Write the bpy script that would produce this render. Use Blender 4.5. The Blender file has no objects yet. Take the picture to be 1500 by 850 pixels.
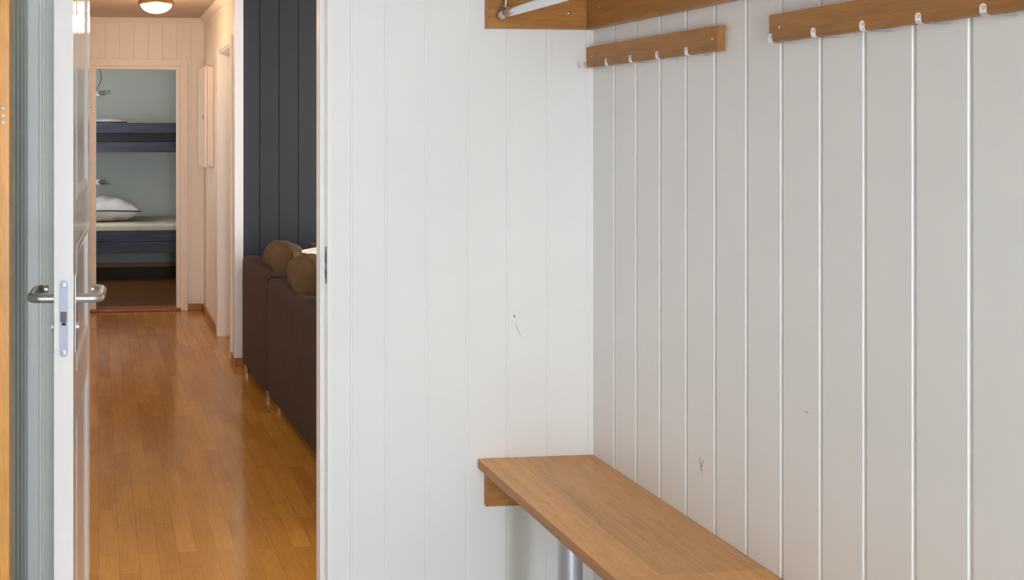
import bpy, bmesh, math, random
from mathutils import Matrix, Vector
random.seed(4)
C = bpy.context.scene.collection
PI = math.pi

# ------------------------------------------------------------------ materials
def lin(r, g, b):
    def f(v):
        v /= 255.0
        return v / 12.92 if v <= 0.04045 else ((v + 0.055) / 1.055) ** 2.4
    return (f(r), f(g), f(b), 1.0)

def new_mat(name):
    m = bpy.data.materials.new(name); m.use_nodes = True
    nt = m.node_tree
    return m, nt, nt.nodes['Principled BSDF']

def mix_rgb(nt, fac, a, b, mode='MIX'):
    n = nt.nodes.new('ShaderNodeMix'); n.data_type = 'RGBA'; n.blend_type = mode
    for key, v in ((0, fac), (6, a), (7, b)):
        if hasattr(v, 'is_output') or isinstance(v, bpy.types.NodeSocket):
            nt.links.new(v, n.inputs[key])
        else:
            n.inputs[key].default_value = v
    return n.outputs[2]

def coords(nt, scale=(1, 1, 1), rot=(0, 0, 0), kind='Object', loc=(0, 0, 0)):
    t = nt.nodes.new('ShaderNodeTexCoord'); mp = nt.nodes.new('ShaderNodeMapping')
    mp.inputs['Scale'].default_value = scale; mp.inputs['Rotation'].default_value = rot
    mp.inputs['Location'].default_value = loc
    nt.links.new(t.outputs[kind], mp.inputs['Vector'])
    return mp.outputs['Vector']

def noise(nt, vec, scale, detail=3, rough=0.5):
    n = nt.nodes.new('ShaderNodeTexNoise')
    n.inputs['Scale'].default_value = scale; n.inputs['Detail'].default_value = detail
    n.inputs['Roughness'].default_value = rough
    nt.links.new(vec, n.inputs['Vector'])
    return n.outputs['Fac']

def ramp(nt, fac, stops):
    r = nt.nodes.new('ShaderNodeValToRGB')
    el = r.color_ramp.elements
    while len(el) < len(stops): el.new(0.5)
    for e, (p, c) in zip(el, stops): e.position = p; e.color = c
    nt.links.new(fac, r.inputs['Fac'])
    return r.outputs['Color']

def bump(nt, b, h, strength, dist=0.001):
    n = nt.nodes.new('ShaderNodeBump')
    n.inputs['Strength'].default_value = strength; n.inputs['Distance'].default_value = dist
    nt.links.new(h, n.inputs['Height']); nt.links.new(n.outputs['Normal'], b.inputs['Normal'])

def paint(name, col, rough=0.45, var=0.02, bstr=0.06, spec=0.5):
    m, nt, b = new_mat(name)
    v = coords(nt)
    n = noise(nt, v, 3.0, 4)
    lo = tuple(c * (1 - var) for c in col[:3]) + (1,)
    hi = tuple(min(1, c * (1 + var)) for c in col[:3]) + (1,)
    nt.links.new(ramp(nt, n, [(0.3, lo), (0.7, hi)]), b.inputs['Base Color'])
    b.inputs['Roughness'].default_value = rough
    b.inputs['Specular IOR Level'].default_value = spec
    bump(nt, b, noise(nt, v, 160, 2), bstr, 0.0006)
    return m

def wood(name, col, axis='Y', rough=0.38, contrast=0.22, strip=0.0, spec=0.4):
    m, nt, b = new_mat(name)
    sc = {'X': (1.2, 16, 16), 'Y': (16, 1.2, 16), 'Z': (16, 16, 1.2)}[axis]
    v = coords(nt, sc)
    n1 = noise(nt, v, 2.2, 5, 0.6)
    sc2 = tuple(s * 5 for s in sc)
    n2 = noise(nt, coords(nt, sc2), 2.6, 3, 0.6)
    dk = tuple(c * (1 - contrast) for c in col[:3]) + (1,)
    lt = tuple(min(1, c * (1 + contrast * 0.7)) for c in col[:3]) + (1,)
    base = ramp(nt, n1, [(0.3, dk), (0.5, col), (0.72, lt)])
    fine = ramp(nt, n2, [(0.35, (0.80, 0.76, 0.70, 1)), (0.6, (1, 1, 1, 1))])
    out = mix_rgb(nt, 0.75, base, fine, 'MULTIPLY')
    if strip:
        s2 = {'X': (0.5, 1 / strip, 1), 'Y': (1 / strip, 0.5, 1), 'Z': (1 / strip, 1, 0.5)}[axis]
        vr = nt.nodes.new('ShaderNodeTexVoronoi'); vr.feature = 'F1'; vr.distance = 'CHEBYCHEV'
        vr.inputs['Scale'].default_value = 1.0; vr.inputs['Randomness'].default_value = 0.0
        nt.links.new(coords(nt, s2, loc=(0.21, 0.4, 0)), vr.inputs['Vector'])
        sep = nt.nodes.new('ShaderNodeSeparateColor'); nt.links.new(vr.outputs['Color'], sep.inputs['Color'])
        tone = ramp(nt, sep.outputs[0], [(0.0, (0.86, 0.85, 0.83, 1)), (1.0, (1.06, 1.05, 1.03, 1))])
        out = mix_rgb(nt, 1.0, out, tone, 'MULTIPLY')
    nt.links.new(out, b.inputs['Base Color'])
    b.inputs['Roughness'].default_value = rough
    b.inputs['Specular IOR Level'].default_value = spec
    bump(nt, b, n2, 0.08, 0.0005)
    return m

def metal(name, col, rough=0.3):
    m, nt, b = new_mat(name)
    b.inputs['Metallic'].default_value = 1.0
    n = noise(nt, coords(nt, (40, 40, 400)), 3, 2)
    lo = tuple(c * 0.92 for c in col[:3]) + (1,)
    nt.links.new(ramp(nt, n, [(0.3, lo), (0.7, col)]), b.inputs['Base Color'])
    b.inputs['Roughness'].default_value = rough
    return m

def fabric(name, col, scale=500, var=0.25, rough=0.95, sheen=0.04, fold=0.0):
    m, nt, b = new_mat(name)
    v = coords(nt)
    n = noise(nt, v, scale, 2)
    n2 = noise(nt, v, 7, 3)
    lo = tuple(c * (1 - var) for c in col[:3]) + (1,)
    hi = tuple(min(1, c * (1 + var)) for c in col[:3]) + (1,)
    base = ramp(nt, n, [(0.3, lo), (0.7, hi)])
    base = mix_rgb(nt, 0.35, base, ramp(nt, n2, [(0.3, (0.75, 0.75, 0.75, 1)), (0.7, (1.15, 1.15, 1.15, 1))]), 'MULTIPLY')
    nt.links.new(base, b.inputs['Base Color'])
    b.inputs['Roughness'].default_value = rough
    b.inputs['Sheen Weight'].default_value = sheen
    b.inputs['Specular IOR Level'].default_value = 0.2
    bump(nt, b, n, 0.3, 0.001)
    return m

def plain(name, col, rough=0.5, emit=None, estr=0.0):
    m, nt, b = new_mat(name)
    b.inputs['Base Color'].default_value = col; b.inputs['Roughness'].default_value = rough
    if emit:
        b.inputs['Emission Color'].default_value = emit; b.inputs['Emission Strength'].default_value = estr
    return m

def floor_mat():
    m, nt, b = new_mat('laminate_oak_strip')
    br = nt.nodes.new('ShaderNodeTexBrick')
    br.offset = 0.37; br.offset_frequency = 2; br.squash = 1.0
    v = coords(nt, (1, 1, 1), (0, 0, PI / 2))
    nt.links.new(v, br.inputs['Vector'])
    br.inputs['Color1'].default_value = lin(206, 151, 70)
    br.inputs['Color2'].default_value = lin(186, 130, 57)
    br.inputs['Mortar'].default_value = lin(150, 98, 42)
    br.inputs['Scale'].default_value = 1.0
    br.inputs['Mortar Size'].default_value = 0.0007
    br.inputs['Mortar Smooth'].default_value = 0.2
    br.inputs['Brick Width'].default_value = 0.43
    br.inputs['Row Height'].default_value = 0.070
    g = noise(nt, coords(nt, (70, 4, 1)), 2.5, 5, 0.65)
    g2 = noise(nt, coords(nt, (14, 1.5, 1)), 2.0, 4, 0.6)
    grain = ramp(nt, g, [(0.3, (0.78, 0.74, 0.68, 1)), (0.65, (1.06, 1.05, 1.03, 1))])
    out = mix_rgb(nt, 0.7, br.outputs['Color'], grain, 'MULTIPLY')
    out = mix_rgb(nt, 0.5, out, ramp(nt, g2, [(0.3, (0.8, 0.78, 0.75, 1)), (0.7, (1.1, 1.1, 1.08, 1))]), 'MULTIPLY')
    nt.links.new(out, b.inputs['Base Color'])
    b.inputs['Roughness'].default_value = 0.15
    b.inputs['Specular IOR Level'].default_value = 0.5
    bump(nt, b, g, 0.04, 0.0004)
    return m

def tile_mat():
    m, nt, b = new_mat('grey_floor_tile')
    br = nt.nodes.new('ShaderNodeTexBrick'); br.offset = 0.0
    nt.links.new(coords(nt), br.inputs['Vector'])
    br.inputs['Color1'].default_value = lin(206, 205, 202)
    br.inputs['Color2'].default_value = lin(198, 197, 195)
    br.inputs['Mortar'].default_value = lin(160, 158, 155)
    br.inputs['Scale'].default_value = 1.0
    br.inputs['Mortar Size'].default_value = 0.004
    br.inputs['Brick Width'].default_value = 0.33; br.inputs['Row Height'].default_value = 0.33
    nt.links.new(br.outputs['Color'], b.inputs['Base Color'])
    b.inputs['Roughness'].default_value = 0.45
    return m

M_WHITE = paint('white_wall_paint', lin(236, 236, 234), 0.42)
M_RIGHT = paint('warm_white_wall_paint', lin(234, 232, 230), 0.42)
M_HALL = paint('hall_wall_paint', lin(238, 230, 220), 0.42)
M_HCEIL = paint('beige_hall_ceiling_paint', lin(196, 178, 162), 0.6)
M_TRIM = paint('white_gloss_trim', lin(240, 240, 240), 0.28, 0.01, 0.02)
M_DOOR = paint('white_door_lacquer', lin(234, 233, 232), 0.10, 0.01, 0.0)
M_CEIL = paint('ceiling_paint', lin(226, 222, 216), 0.6)
M_DARK = paint('blue_grey_wall_paint', lin(44, 51, 58), 0.5, 0.04)
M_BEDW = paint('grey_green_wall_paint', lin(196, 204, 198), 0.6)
M_GREEN = paint('pale_grey_green_paint', lin(234, 238, 229), 0.45)
M_FLOOR = floor_mat()
M_TILE = tile_mat()
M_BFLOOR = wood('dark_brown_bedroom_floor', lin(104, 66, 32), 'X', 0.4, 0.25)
M_OAKY = wood('oak_laminate_long', lin(231, 173, 112), 'Y', 0.42, 0.16, 0.105)
M_OAKS = wood('oak_shelf', lin(178, 124, 66), 'Y', 0.4, 0.22)
M_OAKX = wood('oak_shelf_cross', lin(182, 128, 70), 'X', 0.4, 0.22)
M_OAKE = wood('oak_edge_band', lin(184, 128, 80), 'Y', 0.45, 0.15)
M_BASE = wood('oak_baseboard', lin(176, 122, 66), 'Y', 0.4, 0.18)
M_BASEX = wood('oak_baseboard_cross', lin(176, 122, 66), 'X', 0.4, 0.18)
M_THR = wood('oak_threshold', lin(160, 100, 58), 'X', 0.35, 0.2)
M_PINE = wood('lacquered_pine', lin(222, 158, 80), 'Z', 0.3, 0.14)
M_CHROME = metal('chrome', (0.78, 0.79, 0.82, 1), 0.16)
M_STEEL = metal('brushed_steel', (0.62, 0.60, 0.60, 1), 0.26)
M_ALU = metal('satin_aluminium', (0.60, 0.62, 0.68, 1), 0.36)
M_PLATE = plain('zinc_lock_plate', lin(178, 184, 206), 0.35)
M_BRASS = metal('warm_brass', (0.36, 0.19, 0.08, 1), 0.35)
M_STRIKE = plain('grey_strike_plate', lin(128, 120, 138), 0.4)
M_LATCH = plain('dark_latch', lin(88, 74, 78), 0.4)
M_BLACK = plain('dark_cavity', lin(46, 42, 44), 0.6)
M_GLASS = plain('lamp_opal_glass', lin(250, 244, 232), 0.25, (1.0, 0.86, 0.66, 1), 3.0)
M_SOFA = fabric('brown_sofa_fabric', lin(72, 57, 52), 420, 0.28)
M_SOFA_LIT = fabric('brown_sofa_fabric_lit', lin(104, 85, 60), 420, 0.22)  # sofa fabric again, with the warmer light on it painted into the colour
M_WCUSH = fabric('white_cushion_fabric', lin(232, 228, 220), 500, 0.05)
M_LINEN = fabric('white_pillow_fabric', lin(214, 210, 210), 500, 0.04)
M_MATT = fabric('cream_mattress_fabric', lin(205, 196, 178), 120, 0.12)
M_PIPE = plain('navy_piping', lin(30, 32, 46), 0.8)
M_BUNK = wood('dark_blue_stained_pine', lin(62, 66, 82), 'X', 0.5, 0.5)
M_BUNKD = wood('dark_stained_pine', lin(34, 35, 44), 'X', 0.55, 0.25)
M_CAB = paint('cabinet_enamel', lin(236, 226, 214), 0.3, 0.01, 0.02)
M_SCUFF = plain('scuff', lin(120, 118, 114), 0.8)
M_SCUFFL = plain('light_scuff', lin(176, 175, 172), 0.8)
M_LAMPM = metal('lamp_metal', (0.40, 0.36, 0.33, 1), 0.3)
M_CABLE = plain('lamp_cable', lin(60, 58, 56), 0.6)

# ------------------------------------------------------------------ mesh helpers
W = {}
def new_bm(): return bmesh.new()

def box(bm, x0, x1, y0, y1, z0, z1, bev=0.0, seg=2):
    b = bmesh.new()
    bmesh.ops.create_cube(b, size=1.0)
    for v in b.verts:
        v.co = Vector((x0 + (v.co.x + .5) * (x1 - x0), y0 + (v.co.y + .5) * (y1 - y0), z0 + (v.co.z + .5) * (z1 - z0)))
    if bev > 0:
        bmesh.ops.bevel(b, geom=b.edges[:], offset=bev, segments=seg, profile=0.5, affect='EDGES')
    merge(bm, b)
    return bm

def merge(bm, b):
    me = bpy.data.meshes.new('tmp'); b.to_mesh(me); b.free()
    bm.from_mesh(me); bpy.data.meshes.remove(me)

def tube(bm, pts, r, n=12, cap=True, sx=1.0):
    """round tube through pts; r a number or a list"""
    pts = [Vector(p) for p in pts]
    rs = r if isinstance(r, (list, tuple)) else [r] * len(pts)
    rings = []
    up = None
    for i, p in enumerate(pts):
        d = (pts[min(i + 1, len(pts) - 1)] - pts[max(i - 1, 0)]).normalized()
        if up is None:
            a = Vector((0, 0, 1)) if abs(d.z) < 0.9 else Vector((1, 0, 0))
            up = (a - d * a.dot(d)).normalized()
        else:
            up = (up - d * up.dot(d)).normalized()
        side = d.cross(up)
        rings.append([bm.verts.new(p + (up * math.cos(2 * PI * k / n) + side * sx * math.sin(2 * PI * k / n)) * rs[i]) for k in range(n)])
    for a, b in zip(rings, rings[1:]):
        for k in range(n):
            bm.faces.new((a[k], a[(k + 1) % n], b[(k + 1) % n], b[k]))
    if cap:
        bm.faces.new(rings[0][::-1]); bm.faces.new(rings[-1])
    return bm

def lathe(bm, cx, cy, prof, n=40):
    rings = []
    for r, z in prof:
        if r < 1e-5: rings.append([bm.verts.new((cx, cy, z))])
        else: rings.append([bm.verts.new((cx + r * math.cos(2 * PI * k / n), cy + r * math.sin(2 * PI * k / n), z)) for k in range(n)])
    for a, b in zip(rings, rings[1:]):
        for k in range(n):
            q = (k + 1) % n
            if len(a) == 1 and len(b) == 1: continue
            if len(a) == 1: bm.faces.new((a[0], b[q], b[k]))
            elif len(b) == 1: bm.faces.new((a[k], a[q], b[0]))
            else: bm.faces.new((a[k], a[q], b[q], b[k]))
    return bm

def prism(bm, poly, z0, z1):
    lo = [bm.verts.new((x, y, z0)) for x, y in poly]
    hi = [bm.verts.new((x, y, z1)) for x, y in poly]
    n = len(poly)
    for k in range(n):
        bm.faces.new((lo[k], lo[(k + 1) % n], hi[(k + 1) % n], hi[k]))
    bm.faces.new(lo[::-1]); bm.faces.new(hi)
    return bm

def panel(bm, o, u, nrm, u0, u1, z0, z1, t, grooves, w=0.006, d=0.0055):
    """boarded wall strip: face at o + u*s, back at -nrm*t, vertical grooves cut into the face"""
    prof = [(u0, 0.0)]
    for g in sorted(grooves):
        if u0 + w < g < u1 - w:
            prof += [(g - w, 0), (g - w * .45, -d), (g + w * .45, -d), (g + w, 0)]
    prof += [(u1, 0.0), (u1, -t), (u0, -t)]
    poly = [(o[0] + u[0] * a + nrm[0] * b, o[1] + u[1] * a + nrm[1] * b) for a, b in prof]
    prism(bm, poly, z0, z1)

def cushion(bm, sx, sy, th, M, n=22, e=3.2, puff=0.5, crumple=0.0, seed=0, rc=0.0):
    """pillow: sx by sy in its plane, th thick in the middle, placed by matrix M"""
    rnd = random.Random(seed)
    ph = [rnd.uniform(0, 6.28) for _ in range(6)]
    top, bot = {}, {}
    for i in range(n + 1):
        for j in range(n + 1):
            u = -1 + 2 * i / n; v = -1 + 2 * j / n
            u = math.sin(u * PI / 2) * .35 + u * .65; v = math.sin(v * PI / 2) * .35 + v * .65
            k = max(0.0, (1 - abs(u) ** e)) ** puff * max(0.0, (1 - abs(v) ** e)) ** puff
            pin = 1 - 0.05 * (u * u * v * v) * 0 - 0.04 * (1 - abs(u)) * abs(v) ** 6 - 0.04 * (1 - abs(v)) * abs(u) ** 6
            x = u * sx / 2 * pin * math.sqrt(1 - rc * v * v / 2); y = v * sy / 2 * pin * math.sqrt(1 - rc * u * u / 2)
            cr = crumple * (math.sin(5 * u + 3 * v + ph[0]) + math.sin(7 * v - 4 * u + ph[1]) + .6 * math.sin(11 * u + ph[2])) * k
            edge = i in (0, n) or j in (0, n)
            vt = bm.verts.new(M @ Vector((x, y, th / 2 * k + cr)))
            top[i, j] = vt
            bot[i, j] = vt if edge else bm.verts.new(M @ Vector((x, y, -th / 2 * k + cr)))
    for i in range(n):
        for j in range(n):
            bm.faces.new((top[i, j], top[i + 1, j], top[i + 1, j + 1], top[i, j + 1]))
            f = (bot[i, j], bot[i, j + 1], bot[i + 1, j + 1], bot[i + 1, j])
            if len(set(f)) == 4: bm.faces.new(f)
    return bm

def cushion_seam(bm, sx, sy, M, r=0.004, n=22, rc=0.0):
    pts = []
    def pos(u, v):
        pin = 1 - 0.04 * (1 - abs(u)) * abs(v) ** 6 - 0.04 * (1 - abs(v)) * abs(u) ** 6
        return M @ Vector((u * sx / 2 * pin * math.sqrt(1 - rc * v * v / 2), v * sy / 2 * pin * math.sqrt(1 - rc * u * u / 2), 0))
    seq = [(-1 + 2 * k / n, -1) for k in range(n)] + [(1, -1 + 2 * k / n) for k in range(n)] + \
          [(1 - 2 * k / n, 1) for k in range(n)] + [(-1, 1 - 2 * k / n) for k in range(n + 1)]
    return tube(bm, [pos(*s) for s in seq], r, 6)

def obj(name, bm, mat, parent=None, smooth=True, angle=40):
    bmesh.ops.recalc_face_normals(bm, faces=bm.faces)
    Mw = W[parent.name] if parent is not None else Matrix.Identity(4)
    bm.transform(Mw.inverted())
    me = bpy.data.meshes.new(name); bm.to_mesh(me); bm.free()
    me.materials.append(mat)
    if smooth:
        for p in me.polygons: p.use_smooth = True
        me.set_sharp_from_angle(angle=math.radians(angle))
    o = bpy.data.objects.new(name, me); C.objects.link(o)
    if smooth:
        wn = o.modifiers.new('weighted', 'WEIGHTED_NORMAL'); wn.keep_sharp = True; wn.weight = 90
    if parent is not None: o.parent = parent
    W[o.name] = Mw
    return o

def thing(name, label, cat, loc=(0, 0, 0), rotz=0.0, group=None, kind=None):
    o = bpy.data.objects.new(name, None); C.objects.link(o)
    o.empty_display_size = 0.05
    o.location = loc; o.rotation_euler = (0, 0, rotz)
    W[o.name] = Matrix.Translation(Vector(loc)) @ Matrix.Rotation(rotz, 4, 'Z')
    return tag(o, label, cat, group, kind)

def tag(o, label=None, cat=None, group=None, kind=None):
    if label: o['label'] = label
    if cat: o['category'] = cat
    if group: o['group'] = group
    if kind: o['kind'] = kind
    return o

def struct(name, bm, mat, label, cat, smooth=False, parent=None):
    o = obj(name, bm, mat, parent, smooth)
    return tag(o, label, cat, None, 'structure')

def dup(root, loc, label):
    r = root.copy(); C.objects.link(r); r.location = loc; r['label'] = label
    for ch in list(root.children):
        c = ch.copy(); C.objects.link(c); c.parent = r
        for g in list(ch.children):
            d = g.copy(); C.objects.link(d); d.parent = c
    return r

# ------------------------------------------------------------------ dimensions (metres; camera looks along +Y)
H = 2.44
XR, XL = 1.478, -0.20          # porch side walls
YF, YB = 2.899, -3.40          # porch front and rear walls
YH = 2.994                     # hall face of the porch front wall
XHR, XHL = 0.872, -0.36        # hall side walls
YE = 8.42                      # hall end wall
YD = 6.40                      # dark living room wall
XLV = 4.6                      # living room window wall
YBB = 11.12                    # bedroom back wall
DX0, DX1, DZ = -0.078, 0.664, 2.06   # porch to hall doorway

# ------------------------------------------------------------------ porch shell
gr_front = [0.615 + 0 * i for i in range(0)] + [0.736, 0.839 + 0.0, 0.960, 1.085, 1.210, 1.335, 1.459]
b = new_bm()
panel(b, (0, YF), (1, 0), (0, -1), DX1 + 0.011, XR + 0.1, 0, H, 0.095, gr_front, 0.0045, 0.002)
panel(b, (0, YF), (1, 0), (0, -1), DX0 - 0.011, DX1 + 0.011, DZ + 0.02, H, 0.095, [0.03, 0.155, 0.28, 0.405, 0.53])
panel(b, (0, YF), (1, 0), (0, -1), XL - 0.1, DX0 - 0.011, 0, H, 0.095, [-0.165])
wall_front = struct('wall_front', b, M_WHITE, 'white boarded porch wall facing the camera, between doorway and bench', 'wall')

gr_right = [2.774 - 0.1197 * i for i in range(52)]
b = new_bm()
panel(b, (XR, 0), (0, 1), (-1, 0), YB, YF, 0, H, 0.1, gr_right)
wall_right = struct('wall_right', b, M_RIGHT, 'warm white boarded porch wall behind the hook rails and bench', 'wall')

gl = [2.79 - 0.12 * i for i in range(52)]
b = new_bm()
panel(b, (XL, 0), (0, 1), (1, 0), 2.06, YF, 0, H, 0.1, gl)
panel(b, (XL, 0), (0, 1), (1, 0), 1.06, 2.06, 2.12, H, 0.1, gl)
panel(b, (XL, 0), (0, 1), (1, 0), YB, 1.06, 0, H, 0.1, gl)
struct('wall_left', b, M_GREEN, 'pale grey green boarded porch wall left of the open door', 'wall')

WX0, WX1, WZ0, WZ1 = -0.16, 0.42, 0.06, 2.25       # glazed opening behind the camera
b = new_bm()
panel(b, (0, YB), (1, 0), (0, 1), XL - .1, WX0, 0, H, 0.1, [])
panel(b, (0, YB), (1, 0), (0, 1), WX1, XR + .1, 0, H, 0.1, [])
panel(b, (0, YB), (1, 0), (0, 1), WX0, WX1, 0, WZ0, 0.1, [])
panel(b, (0, YB), (1, 0), (0, 1), WX0, WX1, WZ1, H, 0.1, [])
struct('wall_back', b, M_WHITE, 'white porch wall with a wide window behind the camera', 'wall')
b = new_bm()
for x0, x1, z0, z1 in ((WX0, WX0 + .05, WZ0, WZ1), (WX1 - .05, WX1, WZ0, WZ1), (WX0 + .05, WX1 - .05, WZ0, WZ0 + .05), (WX0 + .05, WX1 - .05, WZ1 - .05, WZ1)):
    box(b, x0, x1, YB - .085, YB - .02, z0, z1, 0.003)
struct('window_1', b, M_TRIM, 'white framed porch window behind the camera', 'window')

b = new_bm(); box(b, XL - .1, XR + .1, YB - .1, YF + 0.03, -0.1, 0.0)
struct('floor_porch', b, M_TILE, 'grey tiled porch floor', 'floor')
b = new_bm(); box(b, XL - .1, XR + .1, YB - .1, YH, H, H + 0.1)
struct('ceiling_porch', b, M_CEIL, 'white porch ceiling', 'ceiling')

# pine cased entrance door in the left wall
b = new_bm()
box(b, XL + 0.0005, XL + 0.021, 2.062, 2.14, 0, 2.2, 0.003)
box(b, XL + 0.0005, XL + 0.021, 0.98, 1.058, 0, 2.2, 0.003)
box(b, XL + 0.0005, XL + 0.021, 1.058, 2.062, 2.122, 2.2, 0.003)
tr = struct('trim_1', b, M_PINE, 'orange lacquered pine casing at the left edge of the picture', 'trim', True)
b = new_bm()
for z in (1.525, 1.538, 1.553): tube(b, [(XL + .008, 2.0625, z), (XL + .008, 2.0605, z), (XL + .008, 2.0595, z)], [.0035, .0035, .002], 10)
obj('screw_or_glint', b, M_CHROME, tr)  # chrome dots added to make the small glints on the casing
b = new_bm()
for y0, y1, z0, z1 in ((1.062, 1.15, .01, 2.118), (1.97, 2.058, .01, 2.118), (1.15, 1.97, .01, .30), (1.15, 1.97, 2.02, 2.118), (1.15, 1.97, .98, 1.06)):
    box(b, XL - 0.06, XL - 0.012, y0, y1, z0, z1, 0.003)
d3 = struct('door_3', b, M_TRIM, 'white glazed entrance door in the left porch wall', 'door', True)

# doorway between porch and hall: rebated jambs
b = new_bm()
prism(b, [(DX1 + .011, YF - .003), (DX1, YF - .003), (DX1, YF + .045), (DX1 - .012, YF + .045), (DX1 - .012, YH), (DX1 + .011, YH)], 0, DZ + .02)
jr = struct('trim_2', b, M_TRIM, 'white rebated door jamb at the left end of the white wall', 'trim')
b = new_bm(); box(b, DX1 - 0.0012, DX1 + 0.002, YF + .006, YF + .030, 1.058, 1.166, 0.0005)
sp = obj('strike_plate', b, M_STRIKE, jr)
sp['label'] = 'steel strike plate set in the jamb'
b = new_bm()
for z0, z1 in ((1.075, 1.098), (1.118, 1.150)): box(b, DX1 - 0.0018, DX1 + 0.001, YF + .011, YF + .024, z0, z1, 0.0003)
obj('latch_slot', b, M_BLACK, sp)
b = new_bm()
prism(b, [(DX0 - .011, YF - .003), (DX0, YF - .003), (DX0, YF + .045), (DX0 + .012, YF + .045), (DX0 + .012, YH), (DX0 - .011, YH)], 0, DZ + .02)
box(b, DX0 - .075, DX0 - .0112, YF - 0.012, YF - 0.0005, 0, DZ + .06, 0.003)
struct('trim_3', b, M_GREEN, 'grey shaded door jamb and casing behind the open door', 'trim', True)
b = new_bm(); box(b, DX0, DX1, YF, YH, DZ, DZ + .02)
struct('trim_4', b, M_TRIM, 'white head of the doorway to the hall', 'trim')

# ------------------------------------------------------------------ open panel door
PV = Vector((-0.0675, YF - 0.004, 0.0))
LW, LT = 0.70, 0.041
ang = math.radians(2.35)                 # local frame: +x right (hall face), -y towards the camera
door = thing('door_1', 'open white three panel interior door seen edge on', 'door', PV, -ang, kind='structure')
Mdoor = W['door_1']
def dl(bm):                              # local -> world before obj() takes it back
    bm.transform(Mdoor); return bm
def panel_ring(bm, x, sgn, y0, y1, z0, z1):
    """moulded frame and raised field on a door face (x = face, sgn = outward)"""
    steps = [(0.0, 0.0), (0.004, 0.0012), (0.010, 0.0012), (0.016, 0.0001), (0.032, -0.0033), (0.042, -0.0036), (0.06, -0.0036)]
    rings = []
    for ins, h in steps:
        rings.append([bm.verts.new((x + sgn * h, yy, zz)) for yy, zz in ((y0 + ins, z0 + ins), (y1 - ins, z0 + ins), (y1 - ins, z1 - ins), (y0 + ins, z1 - ins))])
    for a, c in zip(rings, rings[1:]):
        for k in range(4): bm.faces.new((a[k], a[(k + 1) % 4], c[(k + 1) % 4], c[k]))
    bm.faces.new(rings[-1])
spans = [(0.16, 0.855), (0.96, 1.247), (1.35, 1.95)]
ST = 0.115
zs = [0.012] + [z for s in spans for z in s] + [2.05]
def face_with_holes(bm, x, sgn):
    ys = [-LW, -LW + ST, -ST, 0.0]
    for i in range(len(zs) - 1):
        for j in range(3):
            if j == 1 and i % 2 == 1:
                panel_ring(bm, x, sgn, ys[j], ys[j + 1], zs[i], zs[i + 1]); continue
            bm.faces.new([bm.verts.new((x, yy, zz)) for yy, zz in ((ys[j], zs[i]), (ys[j + 1], zs[i]), (ys[j + 1], zs[i + 1]), (ys[j], zs[i + 1]))])
b = new_bm()
face_with_holes(b, LT, 1); face_with_holes(b, 0.0, -1)
ys = [-LW, -LW + ST, -ST, 0.0]
for i in range(len(zs) - 1):
    for yy in (-LW, 0.0):
        b.faces.new([b.verts.new(p) for p in ((0, yy, zs[i]), (LT, yy, zs[i]), (LT, yy, zs[i + 1]), (0, yy, zs[i + 1]))])
for zz in (zs[0], zs[-1]):
    for j in range(3):
        b.faces.new([b.verts.new(p) for p in ((0, ys[j], zz), (LT, ys[j], zz), (LT, ys[j + 1], zz), (0, ys[j + 1], zz))])
bmesh.ops.remove_doubles(b, verts=b.verts, dist=1e-5)
leaf = obj('leaf', dl(b), M_DOOR, door, False)
# lock faceplate on the free edge
b = new_bm()
zc0, zc1, pw = 1.020, 1.186, 0.0095
pts = []
for k in range(13): a = PI * k / 12; pts.append((LT * .5 + pw * math.cos(a), zc1 - pw + pw * math.sin(a)))
for k in range(13): a = PI + PI * k / 12; pts.append((LT * .5 + pw * math.cos(a), zc0 + pw + pw * math.sin(a)))
f0 = [b.verts.new((x, -LW - 0.0018, z)) for x, z in pts]; f1 = [b.verts.new((x, -LW + 0.001, z)) for x, z in pts]
b.faces.new(f0); b.faces.new(f1[::-1])
for k in range(len(pts)): b.faces.new((f0[k], f0[(k + 1) % len(pts)], f1[(k + 1) % len(pts)], f1[k]))
plate = obj('lock_plate', dl(b), M_PLATE, door)
plate['label'] = 'bluish zinc lock faceplate'
for z in (zc1 - 0.0105, zc0 + 0.0105):
    b = new_bm(); tube(b, [(LT * .5, -LW - .0015, z), (LT * .5, -LW - .0030, z), (LT * .5, -LW - .0038, z)], [.0052, .0050, .003], 16)
    obj('screw_or_glint', dl(b), M_CHROME, plate)
b = new_bm(); box(b, LT * .5 - .0065, LT * .5 + .0065, -LW - .0045, -LW, 1.096, 1.118, 0.001)
obj('latch_bolt', dl(b), M_LATCH, plate)
b = new_bm(); box(b, LT * .5 - .004, LT * .5 + .005, -LW - .0035, -LW, 1.088, 1.095, 0.001)
obj('bolt_slot', dl(b), M_BLACK, plate)
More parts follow.
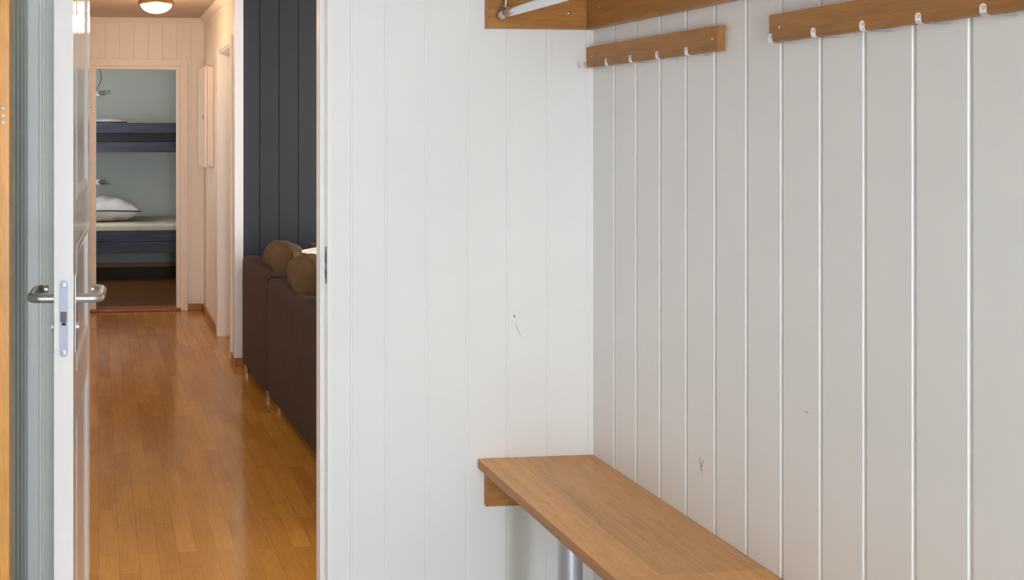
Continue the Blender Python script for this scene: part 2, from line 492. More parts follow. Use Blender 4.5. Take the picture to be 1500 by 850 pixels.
for sg, x0 in ((1, LT), (-1, 0.0)):
    hz, hy = 1.137, -LW + 0.058
    hd = new_bm()
    neck = 0.048
    path = [(x0 + sg * 0.004, hy, hz), (x0 + sg * neck * .75, hy, hz)]
    for k in range(1, 9):
        a = PI / 2 * k / 8
        path.append((x0 + sg * (neck * .75 + 0.020 * math.sin(a)), hy + 0.020 * (1 - math.cos(a)), hz))
    path += [(x0 + sg * (neck * .75 + 0.020), hy + 0.115, hz)]
    for k in range(1, 7):
        a = PI / 2 * k / 6
        path.append((x0 + sg * (neck * .75 + 0.020 * math.cos(a)), hy + 0.115 + 0.020 * math.sin(a), hz))
    path.append((x0 + sg * 0.03, hy + 0.135, hz))
    tube(hd, path, 0.0102, 16)
    h = obj('door_handle', dl(hd), M_STEEL, door)
    h['label'] = 'brushed steel lever handle'
    b = new_bm(); box(b, min(x0, x0 + sg * .004), max(x0, x0 + sg * .004), hy - .021, hy + .021, 1.02, 1.19, 0.0018)
    bp = obj('back_plate', dl(b), M_STEEL, h)
    b = new_bm(); tube(b, [(x0 + sg * .004, hy, 1.075), (x0 + sg * .010, hy, 1.075)], 0.010, 20)
    obj('turn_knob', dl(b), M_CHROME, h)
for z in (0.25, 1.80):
    b = new_bm(); tube(b, [(-0.004, 0.001, z - .05), (-0.004, 0.001, z + .05)], 0.006, 12)
    obj('hinge', dl(b), M_STEEL, door)

# ------------------------------------------------------------------ bench
bench = thing('bench', 'oak laminate wall bench on a round metal leg', 'bench', (1.30, 1.9, 0))
BX0, BX1, BY0, BY1, BZ = 1.119, 1.477, 0.95, 2.898, 0.533
b = new_bm()
prof = [(BX1, BZ - .030), (BX1, BZ)]
R = 0.004
for k in range(7):
    a = PI / 2 * k / 6; prof.append((BX0 + R - R * math.sin(a), BZ - R + R * math.cos(a)))
for k in range(7):
    a = PI / 2 * k / 6; prof.append((BX0 + R - R * math.cos(a), BZ - .030 + R - R * math.sin(a)))
rows = []
for y in (BY1, BY0): rows.append([b.verts.new((x, y, z)) for x, z in prof])
n = len(prof)
for k in range(n): b.faces.new((rows[0][k], rows[0][(k + 1) % n], rows[1][(k + 1) % n], rows[1][k]))
b.faces.new(rows[0]); b.faces.new(rows[1][::-1])
bt = obj('bench_top', b, M_OAKY, bench, True, 50)
b = new_bm(); box(b, BX0 - .0012, BX0 - .0001, BY0, BY1, BZ - .0275, BZ - .0025, 0.0004)
obj('edge_band', b, M_OAKE, bt)
b = new_bm(); box(b, 1.140, 1.4765, 2.878, 2.898, 0.396, 0.5028, 0.002)
cl = obj('support_cleat', b, M_OAKX, bench)
b = new_bm(); box(b, 1.1375, 1.1398, 2.8785, 2.8978, 0.396, 0.5028, 0.0006)
obj('edge_band', b, M_OAKE, cl)
for yl in (2.382, 1.25):
    b = new_bm(); lathe(b, 1.154, yl, [(0, 0.0), (.045, 0.0), (.045, .006), (.031, .012), (.030, .02), (.030, .5028), (0, .5028)], 36)
    obj('leg', b, M_ALU, bench)

# ------------------------------------------------------------------ hat shelf with clothes rod
shelf = thing('hat_shelf', 'oak hat shelf with a hanging rod in the upper corner', 'shelf', (1.30, 2.0, 1.81))
b = new_bm(); box(b, 1.1415, 1.4765, 2.879, 2.8985, 1.8095, 2.16, 0.0012)
ep = obj('end_panel', b, M_OAKX, shelf)
b = new_bm(); box(b, 1.1390, 1.1412, 2.8792, 2.8983, 1.8095, 2.16, 0.0005)
obj('edge_band', b, M_OAKE, ep)
b = new_bm(); box(b, 1.446, 1.4765, 1.16, 2.8785, 1.8095, 1.99, 0.0012)
obj('back_panel', b, M_OAKS, shelf)
b = new_bm(); box(b, 1.139, 1.4765, 1.16, 2.8785, 1.9905, 2.009, 0.0015)
obj('shelf_board', b, M_OAKS, shelf)
b = new_bm(); box(b, 1.1415, 1.4765, 1.14, 1.1595, 1.8095, 2.16, 0.0012)
obj('end_panel', b, M_OAKX, shelf)
b = new_bm(); tube(b, [(1.183, 1.161, 1.852), (1.183, 2.877, 1.852)], 0.0145, 24, True, 0.62)
rod = obj('clothes_rod', b, M_CHROME, shelf)
b = new_bm()
tube(b, [(1.176, 2.8788, 1.848), (1.178, 2.866, 1.848), (1.183, 2.850, 1.852)], [0.014, 0.017, 0.0155], 24, True, 0.8)
tube(b, [(1.183, 2.845, 1.8665), (1.183, 2.845, 1.9903)], 0.0042, 10)
box(b, 1.1735, 1.1925, 2.836, 2.854, 1.8665, 1.871, 0.001)
obj('rod_bracket', b, M_STEEL, rod)
def screw_at(p, d, r, parent, mat=None):
    p = Vector(p); d = Vector(d)
    b = new_bm(); tube(b, [p, p + d * 0.0012, p + d * 0.002], [r, r, r * .6], 14)
    return obj('screw_or_glint', b, mat or M_CHROME, parent)
screw_at((1.392, 2.8792, 1.858), (0, -1, 0), 0.004, shelf)
screw_at((1.4462, 2.80, 1.866), (-1, 0, 0), 0.004, shelf)

# ------------------------------------------------------------------ hook rails
RL = 0.645
rail = thing('hook_rail', 'oak coat hook rail in the corner, ending under the hat shelf', 'coat rack', (1.4765, 2.8975, 1.697), 0, 'oak coat hook rails on the right wall')
b = new_bm(); box(b, 1.4565, 1.4765, 2.8975 - RL, 2.8975, 1.697, 1.757, 0.0012)
obj('board', b, M_OAKS, rail)
first = None
for i in range(5):
    yh = 2.8975 - 0.058 - 0.130 * i
    if first is None:
        b = new_bm()
        hw, t = 0.0066, 0.0017
        xo, zb = 1.420, 1.6915
        # flat strip under the board, curling up into a round tab
        path = [(1.4755, zb)]
        path.append((xo + 0.007, zb))
        for k in range(1, 6):
            a = PI / 2 * k / 5; path.append((xo + 0.007 - 0.007 * math.sin(a), zb + 0.007 - 0.007 * math.cos(a)))
        L, Rr = [], []
        for k, (x, z) in enumerate(path):
            L.append((b.verts.new((x, yh - hw, z)), b.verts.new((x, yh + hw, z))))
        for a_, c_ in zip(L, L[1:]): b.faces.new((a_[0], a_[1], c_[1], c_[0]))
        zt = zb + 0.0125
        arc = [b.verts.new((xo, yh + hw * math.cos(PI * k / 12), zt + hw * math.sin(PI * k / 12))) for k in range(13)]
        b.faces.new([L[-1][0], L[-1][1]] + arc)
        bmesh.ops.recalc_face_normals(b, faces=b.faces)
        bmesh.ops.solidify(b, geom=b.faces[:], thickness=t)
        first = obj('hook', b, M_CHROME, rail, True, 35)
        b = new_bm(); tube(b, [(xo + 0.0002, yh, zt), (xo - 0.0024, yh, zt)], 0.0036, 16)
        fh = obj('rivet', b, M_STEEL, first)
        y_first = yh
    else:
        c = first.copy(); C.objects.link(c); c.location.y = yh - y_first
        d = fh.copy(); C.objects.link(d); d.parent = c
for ys_ in (2.862, 2.272): screw_at((1.4566, ys_, 1.727), (-1, 0, 0), 0.0033, rail, M_STEEL)
dup(rail, (1.4765, 2.068, 1.7005), 'oak coat hook rail cut off by the upper right picture corner')

# ------------------------------------------------------------------ wall marks
def mark(wall, pts, r, mat):
    b = new_bm(); tube(b, pts, r, 6); o = obj('scuff_mark', b, mat, wall)
    o['label'] = 'small dark scuff mark on the paint'
yf = YF - 0.0001
mark(wall_front, [(1.2295, yf, .958), (1.2315, yf, .953), (1.2335, yf, .950)], [.0012, .0022, .001], M_SCUFF)
mark(wall_front, [(1.236, yf, .932), (1.242, yf, .914), (1.252, yf, .892)], [.0006, .0009, .0004], M_SCUFFL)
xr = XR - 0.0001
mark(wall_right, [(xr, 2.360, .700), (xr, 2.353, .680), (xr, 2.347, .662)], [.0005, .0011, .0005], M_SCUFF)
mark(wall_right, [(xr, 2.341, .698), (xr, 2.350, .680), (xr, 2.354, .668)], [.0005, .0008, .0004], M_SCUFF)
mark(wall_right, [(xr, 1.986, .916), (xr, 1.978, .917), (xr, 1.972, .913)], [.0004, .0010, .0004], M_SCUFF)

# ------------------------------------------------------------------ hall, living room and bedroom shell
b = new_bm(); box(b, XHL - .1, XLV + .1, YF + .0305, YE + .1, -0.1, 0.0)
struct('floor', b, M_FLOOR, 'glossy oak strip laminate floor of the hall', 'floor')
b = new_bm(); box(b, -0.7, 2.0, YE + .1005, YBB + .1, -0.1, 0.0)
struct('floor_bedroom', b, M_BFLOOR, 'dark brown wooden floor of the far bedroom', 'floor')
b = new_bm(); box(b, XHL - .1, XLV + .1, YH + .0005, YBB + .1, H, H + .1)
struct('ceiling', b, M_HCEIL, 'ceiling of the hall with the round lamp', 'ceiling')
b = new_bm(); panel(b, (0, YH), (1, 0), (0, 1), XR + .1, XLV + .1, 0, H, 0.095, [])
struct('wall_living_front', b, M_WHITE, 'living room wall beside the porch', 'wall')

b = new_bm(); panel(b, (XHL, 0), (0, 1), (1, 0), YH, YE, 0, H, 0.1, [3.1 + .12 * i for i in range(44)])
struct('wall_hall_left', b, M_HALL, 'boarded left hall wall behind the open door', 'wall')

OY0, OY1, OZ = 6.62, 7.34, 2.085
gh = [6.45 + 0.12 * i for i in range(17)]
b = new_bm()
panel(b, (XHR, 0), (0, 1), (-1, 0), YD, OY0, 0, H, 0.11, gh)
panel(b, (XHR, 0), (0, 1), (-1, 0), OY0, OY1, OZ, H, 0.11, gh)
panel(b, (XHR, 0), (0, 1), (-1, 0), OY1, YE, 0, H, 0.11, gh)
struct('wall_hall_right', b, M_HALL, 'boarded right hall wall with fuse cabinet and doorway', 'wall')
b = new_bm()
# far jamb, head and casings of the side doorway
box(b, XHR - .002, XHR + .112, OY1 - .018, OY1 + .0, 0, OZ, 0.001)
box(b, XHR - .002, XHR + .112, OY0, OY0 + .018, 0, OZ, 0.001)
box(b, XHR - .002, XHR + .112, OY0 + .018, OY1 - .018, OZ - .018, OZ, 0.001)
box(b, XHR - .012, XHR - .0005, OY0 - .055, OY0 + .006, 0, OZ + .05, 0.002)
box(b, XHR - .012, XHR - .0005, OY1 - .006, OY1 + .055, 0, OZ + .05, 0.002)
box(b, XHR - .012, XHR - .0005, OY0 + .006, OY1 - .006, OZ - .006, OZ + .05, 0.002)
struct('trim_5', b, M_TRIM, 'white jamb and casing of the doorway in the right hall wall', 'trim', True)
b = new_bm(); box(b, XHR + .118, XHR + .158, OY0 - .02, OY1 + .02, 0.005, OZ + .02, 0.003)  # unseen leaf added behind the doorway to block light leaks
for z0, z1 in ((0.15, 0.9), (1.05, 1.95)): box(b, XHR + .112, XHR + .12, OY0 + .12, OY1 - .12, z0, z1, 0.003)
struct('door_light_stop', b, M_TRIM, 'unseen white door leaf added to stop light leaks in the right hall doorway', 'door', True)

# hall end wall with the bedroom doorway
EX0, EX1, EZ = -0.023, 0.648, 2.012
ge = [0.050 + 0.1195 * i for i in range(-4, 7)]
b = new_bm()
panel(b, (0, YE), (1, 0), (0, -1), XHL - .1, EX0 - .05, 0, H, 0.1, ge)
panel(b, (0, YE), (1, 0), (0, -1), EX0 - .05, EX1 + .027, EZ + .027, H, 0.1, ge)
panel(b, (0, YE), (1, 0), (0, -1), EX1 + .027, 2.0, 0, H, 0.1, ge)
struct('wall_hall_end', b, M_HALL, 'boarded hall end wall around the bedroom doorway', 'wall')
b = new_bm()
box(b, EX0 - .0495, EX0, YE - .006, YE + .1, 0.0, EZ + .027, 0.002)
box(b, EX1, EX1 + .0265, YE - .006, YE + .1, 0.0, EZ + .027, 0.002)
box(b, EX0, EX1, YE - .006, YE + .1, EZ, EZ + .0265, 0.002)
box(b, EX1 + .0268, EX1 + .090, YE - .018, YE - .0005, 0, EZ + .085, 0.003)
box(b, EX1 + .055, EX1 + .085, YE - .022, YE - .017, 0, EZ + .080, 0.002)
box(b, EX0 - .112, EX0 - .0498, YE - .018, YE - .0005, 0, EZ + .085, 0.003)
box(b, EX0 - .0498, EX1 + .0268, YE - .018, YE - .0005, EZ + .0268, EZ + .085, 0.003)
tb = struct('trim_6', b, M_HALL, 'painted frame and casing of the bedroom doorway', 'trim', True)
for z in (1.81, 0.262):
    b = new_bm()
    for dz in (-.022, .022): tube(b, [(EX0 - .022, YE - .006, z + dz), (EX0 - .022, YE - .014, z + dz)], 0.010, 14)
    box(b, EX0 - .032, EX0 - .012, YE - .009, YE - .005, z - .045, z + .045, 0.001)
    obj('hinge', b, M_HALL, tb)
b = new_bm(); box(b, EX0 - .035, EX0 - .010, YE - .012, YE - .005, 1.655, 1.672, 0.002)
obj('catch', b, M_LAMPM, tb)
b = new_bm(); box(b, EX0 - .075, EX1 + .03, YE - .045, YE + .11, 0.0, 0.024, 0.005)
struct('trim_7', b, M_THR, 'oak threshold of the bedroom doorway', 'trim', True)

# crown mouldings and baseboards
def crown(bm, x0, y0, x1, y1, nx, ny, s=0.045):
    """cove moulding along a wall top"""
    pr = [(0, 0), (0, -s), (.006, -s), (.010, -s * .75), (.022, -s * .35), (.034, -.010), (.040, -.004), (.040, 0)]
    A = [bm.verts.new((x0 + nx * a, y0 + ny * a, H - .0005 + z)) for a, z in pr]
    B = [bm.verts.new((x1 + nx * a, y1 + ny * a, H - .0005 + z)) for a, z in pr]
    n = len(pr)
    for k in range(n): bm.faces.new((A[k], A[(k + 1) % n], B[(k + 1) % n], B[k]))
    bm.faces.new(A); bm.faces.new(B[::-1])
b = new_bm(); crown(b, XHL, YE - .0005, XHR, YE - .0005, 0, -1)
struct('trim_8', b, M_HALL, 'crown moulding over the hall end wall', 'trim', True)
b = new_bm(); crown(b, XHR - .0005, YD, XHR - .0005, YE - .041, -1, 0)
struct('trim_9', b, M_HALL, 'crown moulding over the right hall wall', 'trim', True)
b = new_bm()
box(b, XHR - .013, XHR - .0005, OY1 + .0555, YE - .0005, 0, 0.055, 0.003)
box(b, XHR - .013, XHR - .0005, YD - .0155, OY0 - .0555, 0, 0.055, 0.003)
struct('baseboard_right', b, M_BASE, 'oak baseboard of the right hall wall', 'baseboard', True)
b = new_bm(); box(b, EX1 + .0905, XHR - .0135, YE - .013, YE - .0005, 0, 0.055, 0.003)
struct('baseboard_end', b, M_BASEX, 'short oak baseboard right of the bedroom doorway', 'baseboard', True)
b = new_bm()
box(b, XHR - .0, XHR + .060, YD - .0155, YD - .0145 + .0005, 0.0, 0.055)
box(b, XHR - .0, XLV, YD - .0285, YD - .0158, 0, 0.055, 0.003)
struct('baseboard_living', b, M_BASEX, 'oak baseboard below the dark living room wall', 'baseboard', True)

# dark living room wall with white corner strip
b = new_bm(); panel(b, (0, YD), (1, 0), (0, -1), XHR + .1105, XLV, 0, H, 0.1, [1.022 + 0.1255 * i for i in range(30)], 0.005, 0.004)
panel(b, (0, YD), (1, 0), (0, -1), XHR + .0002, XHR + .1103, 0, H, 0.0, [])  if False else None
box(b, XHR + .0005, XHR + .1105, YD - .012, YD - .0005, 0, H)
struct('wall_living_back', b, M_DARK, 'dark blue grey boarded living room wall behind the sofa', 'wall')
b = new_bm()
box(b, XHR - .014, XHR + .042, YD - .0275, YD - .0125, 0.0555, H, 0.003)
box(b, XHR - .014, XHR - .0005, YD - .0125, YD + .035, 0.0555, H, 0.003)
struct('trim_10', b, M_TRIM, 'white corner strip between the hall and the dark wall', 'trim', True)

# living room window wall
LY0, LY1, LZ0, LZ1 = 3.15, 5.7, 0.35, 2.2
b = new_bm()
panel(b, (XLV, 0), (0, 1), (-1, 0), YH, LY0, 0, H, .1, [])
panel(b, (XLV, 0), (0, 1), (-1, 0), LY1, YD + .1, 0, H, .1, [])
panel(b, (XLV, 0), (0, 1), (-1, 0), LY0, LY1, 0, LZ0, .1, [])
panel(b, (XLV, 0), (0, 1), (-1, 0), LY0, LY1, LZ1, H, .1, [])
struct('wall_living_right', b, M_WHITE, 'living room wall with the big window', 'wall')
b = new_bm()
for y0, y1, z0, z1 in ((LY0, LY0 + .06, LZ0, LZ1), (LY1 - .06, LY1, LZ0, LZ1), (4.39, 4.45, LZ0, LZ1), (LY0 + .06, LY1 - .06, LZ0, LZ0 + .06), (LY0 + .06, LY1 - .06, LZ1 - .06, LZ1)):
    box(b, XLV + .02, XLV + .08, y0, y1, z0, z1, 0.003)
struct('window_2', b, M_TRIM, 'white framed living room window', 'window')

# bedroom shell
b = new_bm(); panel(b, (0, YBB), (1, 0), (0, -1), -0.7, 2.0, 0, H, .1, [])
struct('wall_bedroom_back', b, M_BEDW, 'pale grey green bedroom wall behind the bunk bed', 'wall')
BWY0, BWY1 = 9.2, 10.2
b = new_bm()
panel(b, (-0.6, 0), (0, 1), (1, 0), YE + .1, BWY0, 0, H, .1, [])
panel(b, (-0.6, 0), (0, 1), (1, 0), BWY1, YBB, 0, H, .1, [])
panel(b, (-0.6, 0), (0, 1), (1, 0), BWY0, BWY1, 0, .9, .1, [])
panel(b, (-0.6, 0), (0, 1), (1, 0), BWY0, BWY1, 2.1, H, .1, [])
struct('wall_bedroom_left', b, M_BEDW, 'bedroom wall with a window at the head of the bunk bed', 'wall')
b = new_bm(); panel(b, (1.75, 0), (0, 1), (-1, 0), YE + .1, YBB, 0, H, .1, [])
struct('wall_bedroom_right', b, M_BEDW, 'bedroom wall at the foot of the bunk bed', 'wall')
b = new_bm()
for y0, y1, z0, z1 in ((BWY0, BWY0 + .05, .9, 2.1), (BWY1 - .05, BWY1, .9, 2.1), (BWY0 + .05, BWY1 - .05, .9, .95), (BWY0 + .05, BWY1 - .05, 2.05, 2.1)):
    box(b, -.68, -.62, y0, y1, z0, z1, 0.003)
struct('window_3', b, M_TRIM, 'white framed bedroom window', 'window')
b = new_bm(); box(b, -0.6, 1.75, YBB - .013, YBB - .0005, 0, .052, 0.003)
struct('baseboard_bedroom', b, M_BASEX, 'oak baseboard of the bedroom back wall', 'baseboard', True)

# ------------------------------------------------------------------ fuse cabinet
cab = thing('fuse_cabinet', 'white wall mounted fuse cabinet on the right hall wall', 'cabinet', (XHR, 7.95, 1.225))
b = new_bm(); box(b, 0.824, XHR - .0005, 7.684, 8.215, 1.228, 1.992, 0.004)
obj('body', b, M_CAB, cab)
b = new_bm(); box(b, 0.806, 0.8235, 7.678, 8.222, 1.221, 1.998, 0.004)
dr = obj('door', b, M_CAB, cab)
b = new_bm(); tube(b, [(0.8062, 7.80, 1.605), (0.800, 7.80, 1.605), (0.797, 7.80, 1.605)], [.014, .014, .009], 16)
box(b, 0.790, 0.799, 7.796, 7.804, 1.590, 1.620, 0.001)
lk = obj('lock', b, M_LAMPM, dr); lk['label'] = 'small dark turning lock'

# ------------------------------------------------------------------ ceiling lamp
LX, LY = 0.392, 6.95
lamp = thing('ceiling_lamp', 'round hall ceiling lamp, lit white glass dome in a brass rim', 'lamp', (LX, LY, H))
b = new_bm(); lathe(b, LX, LY, [(0, H - .0005), (.088, H - .0005), (.094, H - .012), (.094, H - .040), (0, H - .040)])
obj('base', b, M_STEEL, lamp)
b = new_bm(); lathe(b, LX, LY, [(.100, H - .040), (.120, H - .040), (.127, H - .050), (.122, H - .066), (.113, H - .070), (.108, H - .066), (.100, H - .052), (.100, H - .040)])
obj('rim', b, M_BRASS, lamp)
b = new_bm(); lathe(b, LX, LY, [(.108 * math.cos(PI / 2 * k / 10), H - .067 - .062 * math.sin(PI / 2 * k / 10)) for k in range(11)])
gd = obj('glass_dome', b, M_GLASS, lamp); gd['label'] = 'glowing opal glass dome'

# ------------------------------------------------------------------ sofa
SX = lambda y: 0.928 + 0.04 * (5.4 - y)
sofa = thing('sofa', 'dark brown fabric corner sofa with its back to the hall', 'sofa', (1.4, 5.0, 0))
def back_block(y0, y1, ztop, name, th=0.125):
    """rounded upholstered back slab following the sofa line"""
    b = new_bm()
    ny = 14
    rows = []
    for i in range(ny + 1):
        t = i / ny; y = y0 + (y1 - y0) * t; zt = ztop(y)
        e = 0.007 * (max(0, 1 - min(t, 1 - t) * ny / 1.0))      # softened block ends
        x0 = SX(y) + e; x1 = SX(y) + th - e; r = 0.035; zt -= e
        pr = [(x0 + .012, .05), (x0, .06)]
        for k in range(7): a = PI / 2 * k / 6; pr.append((x0 + r - r * math.cos(a), zt - r + r * math.sin(a)))
        for k in range(7): a = PI / 2 * k / 6; pr.append((x1 - r + r * math.sin(a), zt - r + r * math.cos(a)))
        pr += [(x1, .06), (x1 - .012, .05)]
        rows.append([b.verts.new((x, y, z)) for x, z in pr])
    n = len(rows[0])
    for A, B in zip(rows, rows[1:]):
        for k in range(n): b.faces.new((A[k], A[(k + 1) % n], B[(k + 1) % n], B[k]))
    b.faces.new(rows[0][::-1]); b.faces.new(rows[-1])
    return obj(name, b, M_SOFA, sofa, True, 60)
back_block(5.535, 6.30, lambda y: 0.705 + 0.02 * (y - 5.535) / .76, 'back')
back_block(3.75, 5.528, lambda y: 0.692 + 0.004 * (5.528 - y), 'back')
b = new_bm(); box(b, SX(5.4) + .15, 1.88, 3.76, 6.12, 0.05, 0.30, 0.03, 3)
obj('base', b, M_SOFA, sofa)
b = new_bm(); box(b, SX(5.4) + .14, 2.90, 6.13, 6.30, 0.05, 0.70, 0.035, 3)
obj('back', b, M_SOFA, sofa)
b = new_bm(); box(b, 1.885, 2.90, 5.30, 6.12, 0.05, 0.30, 0.03, 3)
obj('base', b, M_SOFA, sofa)
for x0, x1, y0, y1 in ((SX(5.4) + .15, 1.90, 4.63, 5.50), (SX(5.4) + .15, 1.90, 3.76, 4.62), (SX(5.4) + .15, 1.90, 5.51, 6.12), (1.905, 2.88, 5.28, 6.12)):
    b = new_bm(); box(b, x0, x1, y0, y1, 0.30, 0.445, 0.045, 4)
    obj('seat_cushion', b, M_SOFA, sofa)
for x, y in ((.975, 5.40), (.915, 6.22), (1.02, 3.85), (1.8, 3.85), (2.82, 5.36), (2.82, 6.22), (.955, 5.64)):
    b = new_bm(); tube(b, [(x, y, 0.0), (x, y, .05)], [.016, .02], 14)
    lg = obj('leg', b, M_STEEL, sofa)

def loose_cushion(name, label, loc, size, rz, lean, mat, group, seed, seam=None, spin=0.0, e=3.2, puff=.5, crumple=0.003, rc=0.0):
    """standing cushion: local x along its width, local y its height"""
    t = thing(name, label, 'cushion', loc, rz, group)
    # plane of the cushion: x -> world Y, y -> up, leaning
    M = Matrix.Translation(Vector(loc)) @ Matrix.Rotation(rz, 4, 'Z') @ Matrix.Rotation(lean, 4, 'Y') @ \
        Matrix.Translation((0, 0, size[1] / 2)) @ Matrix(((0, 0, 1, 0), (1, 0, 0, 0), (0, 1, 0, 0), (0, 0, 0, 1))) @ Matrix.Rotation(spin, 4, 'Z')
    b = new_bm(); cushion(b, size[0], size[1], size[2], M, 24, e, puff, crumple, seed, rc)
    obj('cover', b, mat, t, True, 70)
    b = new_bm(); cushion_seam(b, size[0], size[1], M, 0.0045, 22, rc)
    obj('piping', b, seam or mat, t)
    return t
BC = 'lit-toned brown back cushions on the sofa'
loose_cushion('sofa_cushion', 'lit-toned brown back cushion farthest along the sofa, next to the dark wall', (1.145, 5.83, .447), (.62, .42, .21), 0.03, -.20, M_SOFA_LIT, BC, 1, e=4, puff=.45, crumple=.005, rc=.55)
loose_cushion('sofa_cushion', 'middle lit-toned brown back cushion, right of the sofa back joint', (1.165, 5.17, .447), (.62, .42, .24), -0.05, -.20, M_SOFA_LIT, BC, 2, e=4, puff=.45, crumple=.005, rc=.55)
loose_cushion('sofa_cushion', 'lit-toned brown back cushion half hidden by the white door jamb', (1.175, 4.53, .447), (.60, .385, .22), 0.0, -.18, M_SOFA_LIT, BC, 3, e=4, puff=.45, crumple=.005, rc=.55)
loose_cushion('sofa_cushion', 'lit-toned brown back cushion lying low behind the others along the dark wall', (1.58, 6.03, .447), (.62, .37, .17), -PI / 2, -.06, M_SOFA_LIT, BC, 4, e=5, puff=.4)
loose_cushion('throw_cushion', 'small white throw cushion peeking out beside the door jamb', (1.375, 5.60, .452), (.40, .415, .11), -1.1, -.25, M_WCUSH, None, 5, spin=.12, e=2.6)

# ------------------------------------------------------------------ bunk bed
bed = thing('bunk_bed', 'dark blue stained wooden bunk bed in the far bedroom', 'bed', (0.7, 10.5, 0))
KX0, KX1, KY0, KY1 = -0.42, 1.62, 10.0, 11.02
def board(name, x0, x1, y0, y1, z0, z1, mat=None, parent=None):
    b = new_bm(); box(b, x0, x1, y0, y1, z0, z1, 0.004); return obj(name, b, mat or M_BUNK, parent or bed)
for x in (KX0, KX1 - .07):
    for y in (KY0 + .025, KY1 - .07): board('post', x, x + .07, y, y + .07, 0, 1.62, M_BUNKD)
for z0, z1, dy in ((1.478, 1.577, 0), (1.286, 1.388, 0), (.405, .512, 0), (.290, .402, 0)):
    board('side_rail', KX0, KX1, KY0, KY0 + .025, z0, z1)
board('side_rail', KX0, KX1, KY0 + .0255, KY0 + .05, 1.390, 1.476, M_BUNKD)
for z0, z1 in ((1.30, 1.42), (.29, .42)):
    board('side_rail', KX0, KX1, KY1 - .024, KY1, z0, z1)
for zb in (1.33, .36):
    b = new_bm()
    for k in range(14): box(b, KX0 + .08 + k * .137, KX0 + .15 + k * .137, KY0 + .051, KY1 - .025, zb, zb + .018)
    obj('slat_base', b, M_BUNK, bed, False)
for x in (KX0, KX1 - .03):
    for z0, z1 in ((1.42, 1.52), (1.30, 1.40), (.42, .52), (.30, .40)): board('end_board', x, x + .03, KY0 + .096, KY1 - .071, z0, z1, M_BUNKD)

def mattress(z0, z1, label):
    t = thing('mattress', label, 'mattress', (.6, 10.5, z0), 0, 'bunk bed mattresses')
    b = new_bm(); box(b, KX0 + .075, KX1 - .075, KY0 + .056, KY1 - .03, z0, z1, 0.028, 4)
    obj('core', b, M_MATT, t)
    b = new_bm()
    for k in range(46):
        x = KX0 + .12 + k * .041
        tube(b, [(x, KY0 + .0555, z0 + .03), (x, KY0 + .0535, (z0 + z1) / 2), (x, KY0 + .0555, z1 - .03)], [.001, .0035, .001], 6)
    obj('tufting', b, M_MATT, t)
mattress(.379, .572, 'cream mattress on the lower bunk under the pillow')
mattress(1.349, 1.545, 'upper bunk mattress almost hidden behind the top rails')
def pillow(label, loc, size, rz, tilt, seed, cr):
    t = thing('pillow', label, 'pillow', loc, rz, 'bunk bed pillows')
    M = Matrix.Translation(Vector(loc)) @ Matrix.Rotation(rz, 4, 'Z') @ Matrix.Translation((0, 0, size[2] / 2)) @ Matrix.Rotation(tilt, 4, 'Y')
    b = new_bm(); cushion(b, size[0], size[1], size[2], M, 26, 2.6, .55, cr, seed)
    obj('cover', b, M_LINEN, t, True, 75)
    b = new_bm(); cushion_seam(b, size[0], size[1], M, .006, 26)
    pp = obj('piping', b, M_PIPE, t); pp['label'] = 'dark navy piping'
pillow('white pillow with dark piping on the lower bunk', (.09, 10.42, .580), (.62, .50, .23), .06, .02, 7, .009)
pillow('white pillow just showing above the upper bunk rail', (.05, 10.45, 1.551), (.46, .42, .07), 0, 0, 8, .003)

# ------------------------------------------------------------------ bedroom reading lamps
def reading_lamp(z, label, cable):
    t = thing('reading_lamp', label, 'lamp', (.02, YBB, z), 0, 'bedroom reading lamps')
    b = new_bm(); box(b, -.035, .012, YBB - .022, YBB - .0005, z - .03, z + .03, .004)
    obj('base', b, M_LAMPM, t)
    b = new_bm(); tube(b, [(-.01, YBB - .02, z), (-.01, YBB - .06, z + .004), (.0, YBB - .075, z + .004)], .006, 10)
    obj('arm', b, M_STEEL, t)
    b = new_bm(); tube(b, [(.0, YBB - .08, z + .004), (.06, YBB - .08, z), (.066, YBB - .08, z)], [.016, .022, .022], 18)
    obj('shade', b, M_LAMPM, t)
    if cable:
        b = new_bm(); pts = []
        for k in range(15):
            q = k / 14; pts.append((-.05 + .075 * math.sin(PI * q ** 1.3) - .0 * q, YBB - .006, 2.30 - (2.30 - z - .02) * q))
        tube(b, pts, .003, 6); obj('cable', b, M_CABLE, t)
    else:
        b = new_bm(); lathe(b, .012, YBB - .09, [(0, z + .062), (.012, z + .058), (.016, z + .045), (.012, z + .032), (0, z + .028)], 16)
        k_ = obj('bulb', b, M_LINEN, t)
reading_lamp(1.905, 'small reading lamp with a hanging cable above the upper bunk', True)
reading_lamp(.935, 'small reading lamp between the two bunks above the pillow', False)

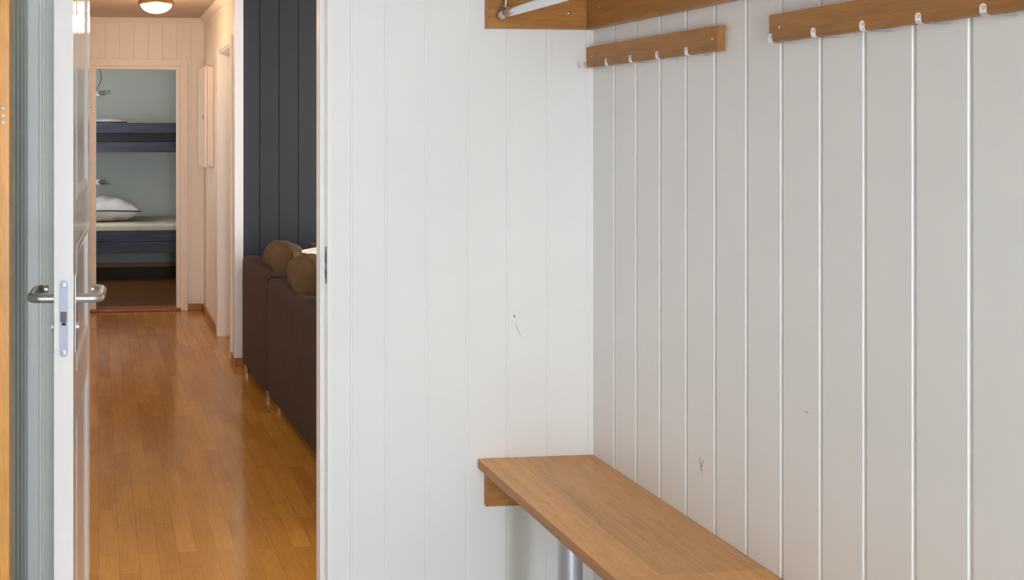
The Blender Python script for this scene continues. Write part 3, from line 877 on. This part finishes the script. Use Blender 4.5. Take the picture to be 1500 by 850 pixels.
# ------------------------------------------------------------------ lights
def area(name, loc, rot, sx, sy, power, col):
    d = bpy.data.lights.new(name, 'AREA'); d.shape = 'RECTANGLE'; d.size = sx; d.size_y = sy
    d.energy = power; d.color = col
    o = bpy.data.objects.new(name, d); C.objects.link(o); o.location = loc; o.rotation_euler = rot
    return o
area('porch_window_daylight', ((WX0 + WX1) / 2, YB - .11, (WZ0 + WZ1) / 2), (-PI / 2, 0, PI), WX1 - WX0, WZ1 - WZ0, 152, (0.845, 0.905, 1.0))
area('living_window_daylight', (XLV + .11, (LY0 + LY1) / 2, (LZ0 + LZ1) / 2), (PI / 2, 0, PI / 2), LY1 - LY0, LZ1 - LZ0, 200, (0.93, 0.97, 1.0))
area('bedroom_window_daylight', (-.71, (BWY0 + BWY1) / 2, 1.5), (PI / 2, 0, -PI / 2), 1.0, 1.2, 27, (0.95, 0.98, 1.0))
d = bpy.data.lights.new('hall_lamp_bulb', 'POINT'); d.energy = 10; d.color = (1.0, 0.62, 0.32); d.shadow_soft_size = .06
o = bpy.data.objects.new('hall_lamp_bulb', d); C.objects.link(o); o.location = (LX, LY, H - .20)

w = bpy.data.worlds.new('sky'); bpy.context.scene.world = w; w.use_nodes = True
bg = w.node_tree.nodes['Background']; bg.inputs['Color'].default_value = (0.75, 0.85, 1.0, 1); bg.inputs['Strength'].default_value = 0.6

# ------------------------------------------------------------------ camera
F = 1480.0; TH = math.radians(6.0)
cx = 145 + F * math.tan(TH); cy = 190.0
cd = bpy.data.cameras.new('camera'); cam = bpy.data.objects.new('camera', cd); C.objects.link(cam)
cam.location = (0, 0, 1.51); cam.rotation_euler = (PI / 2, 0, -TH)
cd.sensor_fit = 'HORIZONTAL'; cd.sensor_width = 36.0; cd.lens = F / 1500 * 36.0
cd.shift_x = (750 - cx) / 1500; cd.shift_y = -(425 - cy) / 1500
cd.clip_start = 0.02; cd.clip_end = 60
S = bpy.context.scene; S.camera = cam
S.view_settings.view_transform = 'Standard'; S.view_settings.look = 'None'
S.view_settings.exposure = 0.0; S.view_settings.gamma = 1.0; S.view_settings.use_curve_mapping = False
S.cycles.use_denoising = True
S.cycles.max_bounces = 12; S.cycles.diffuse_bounces = 8
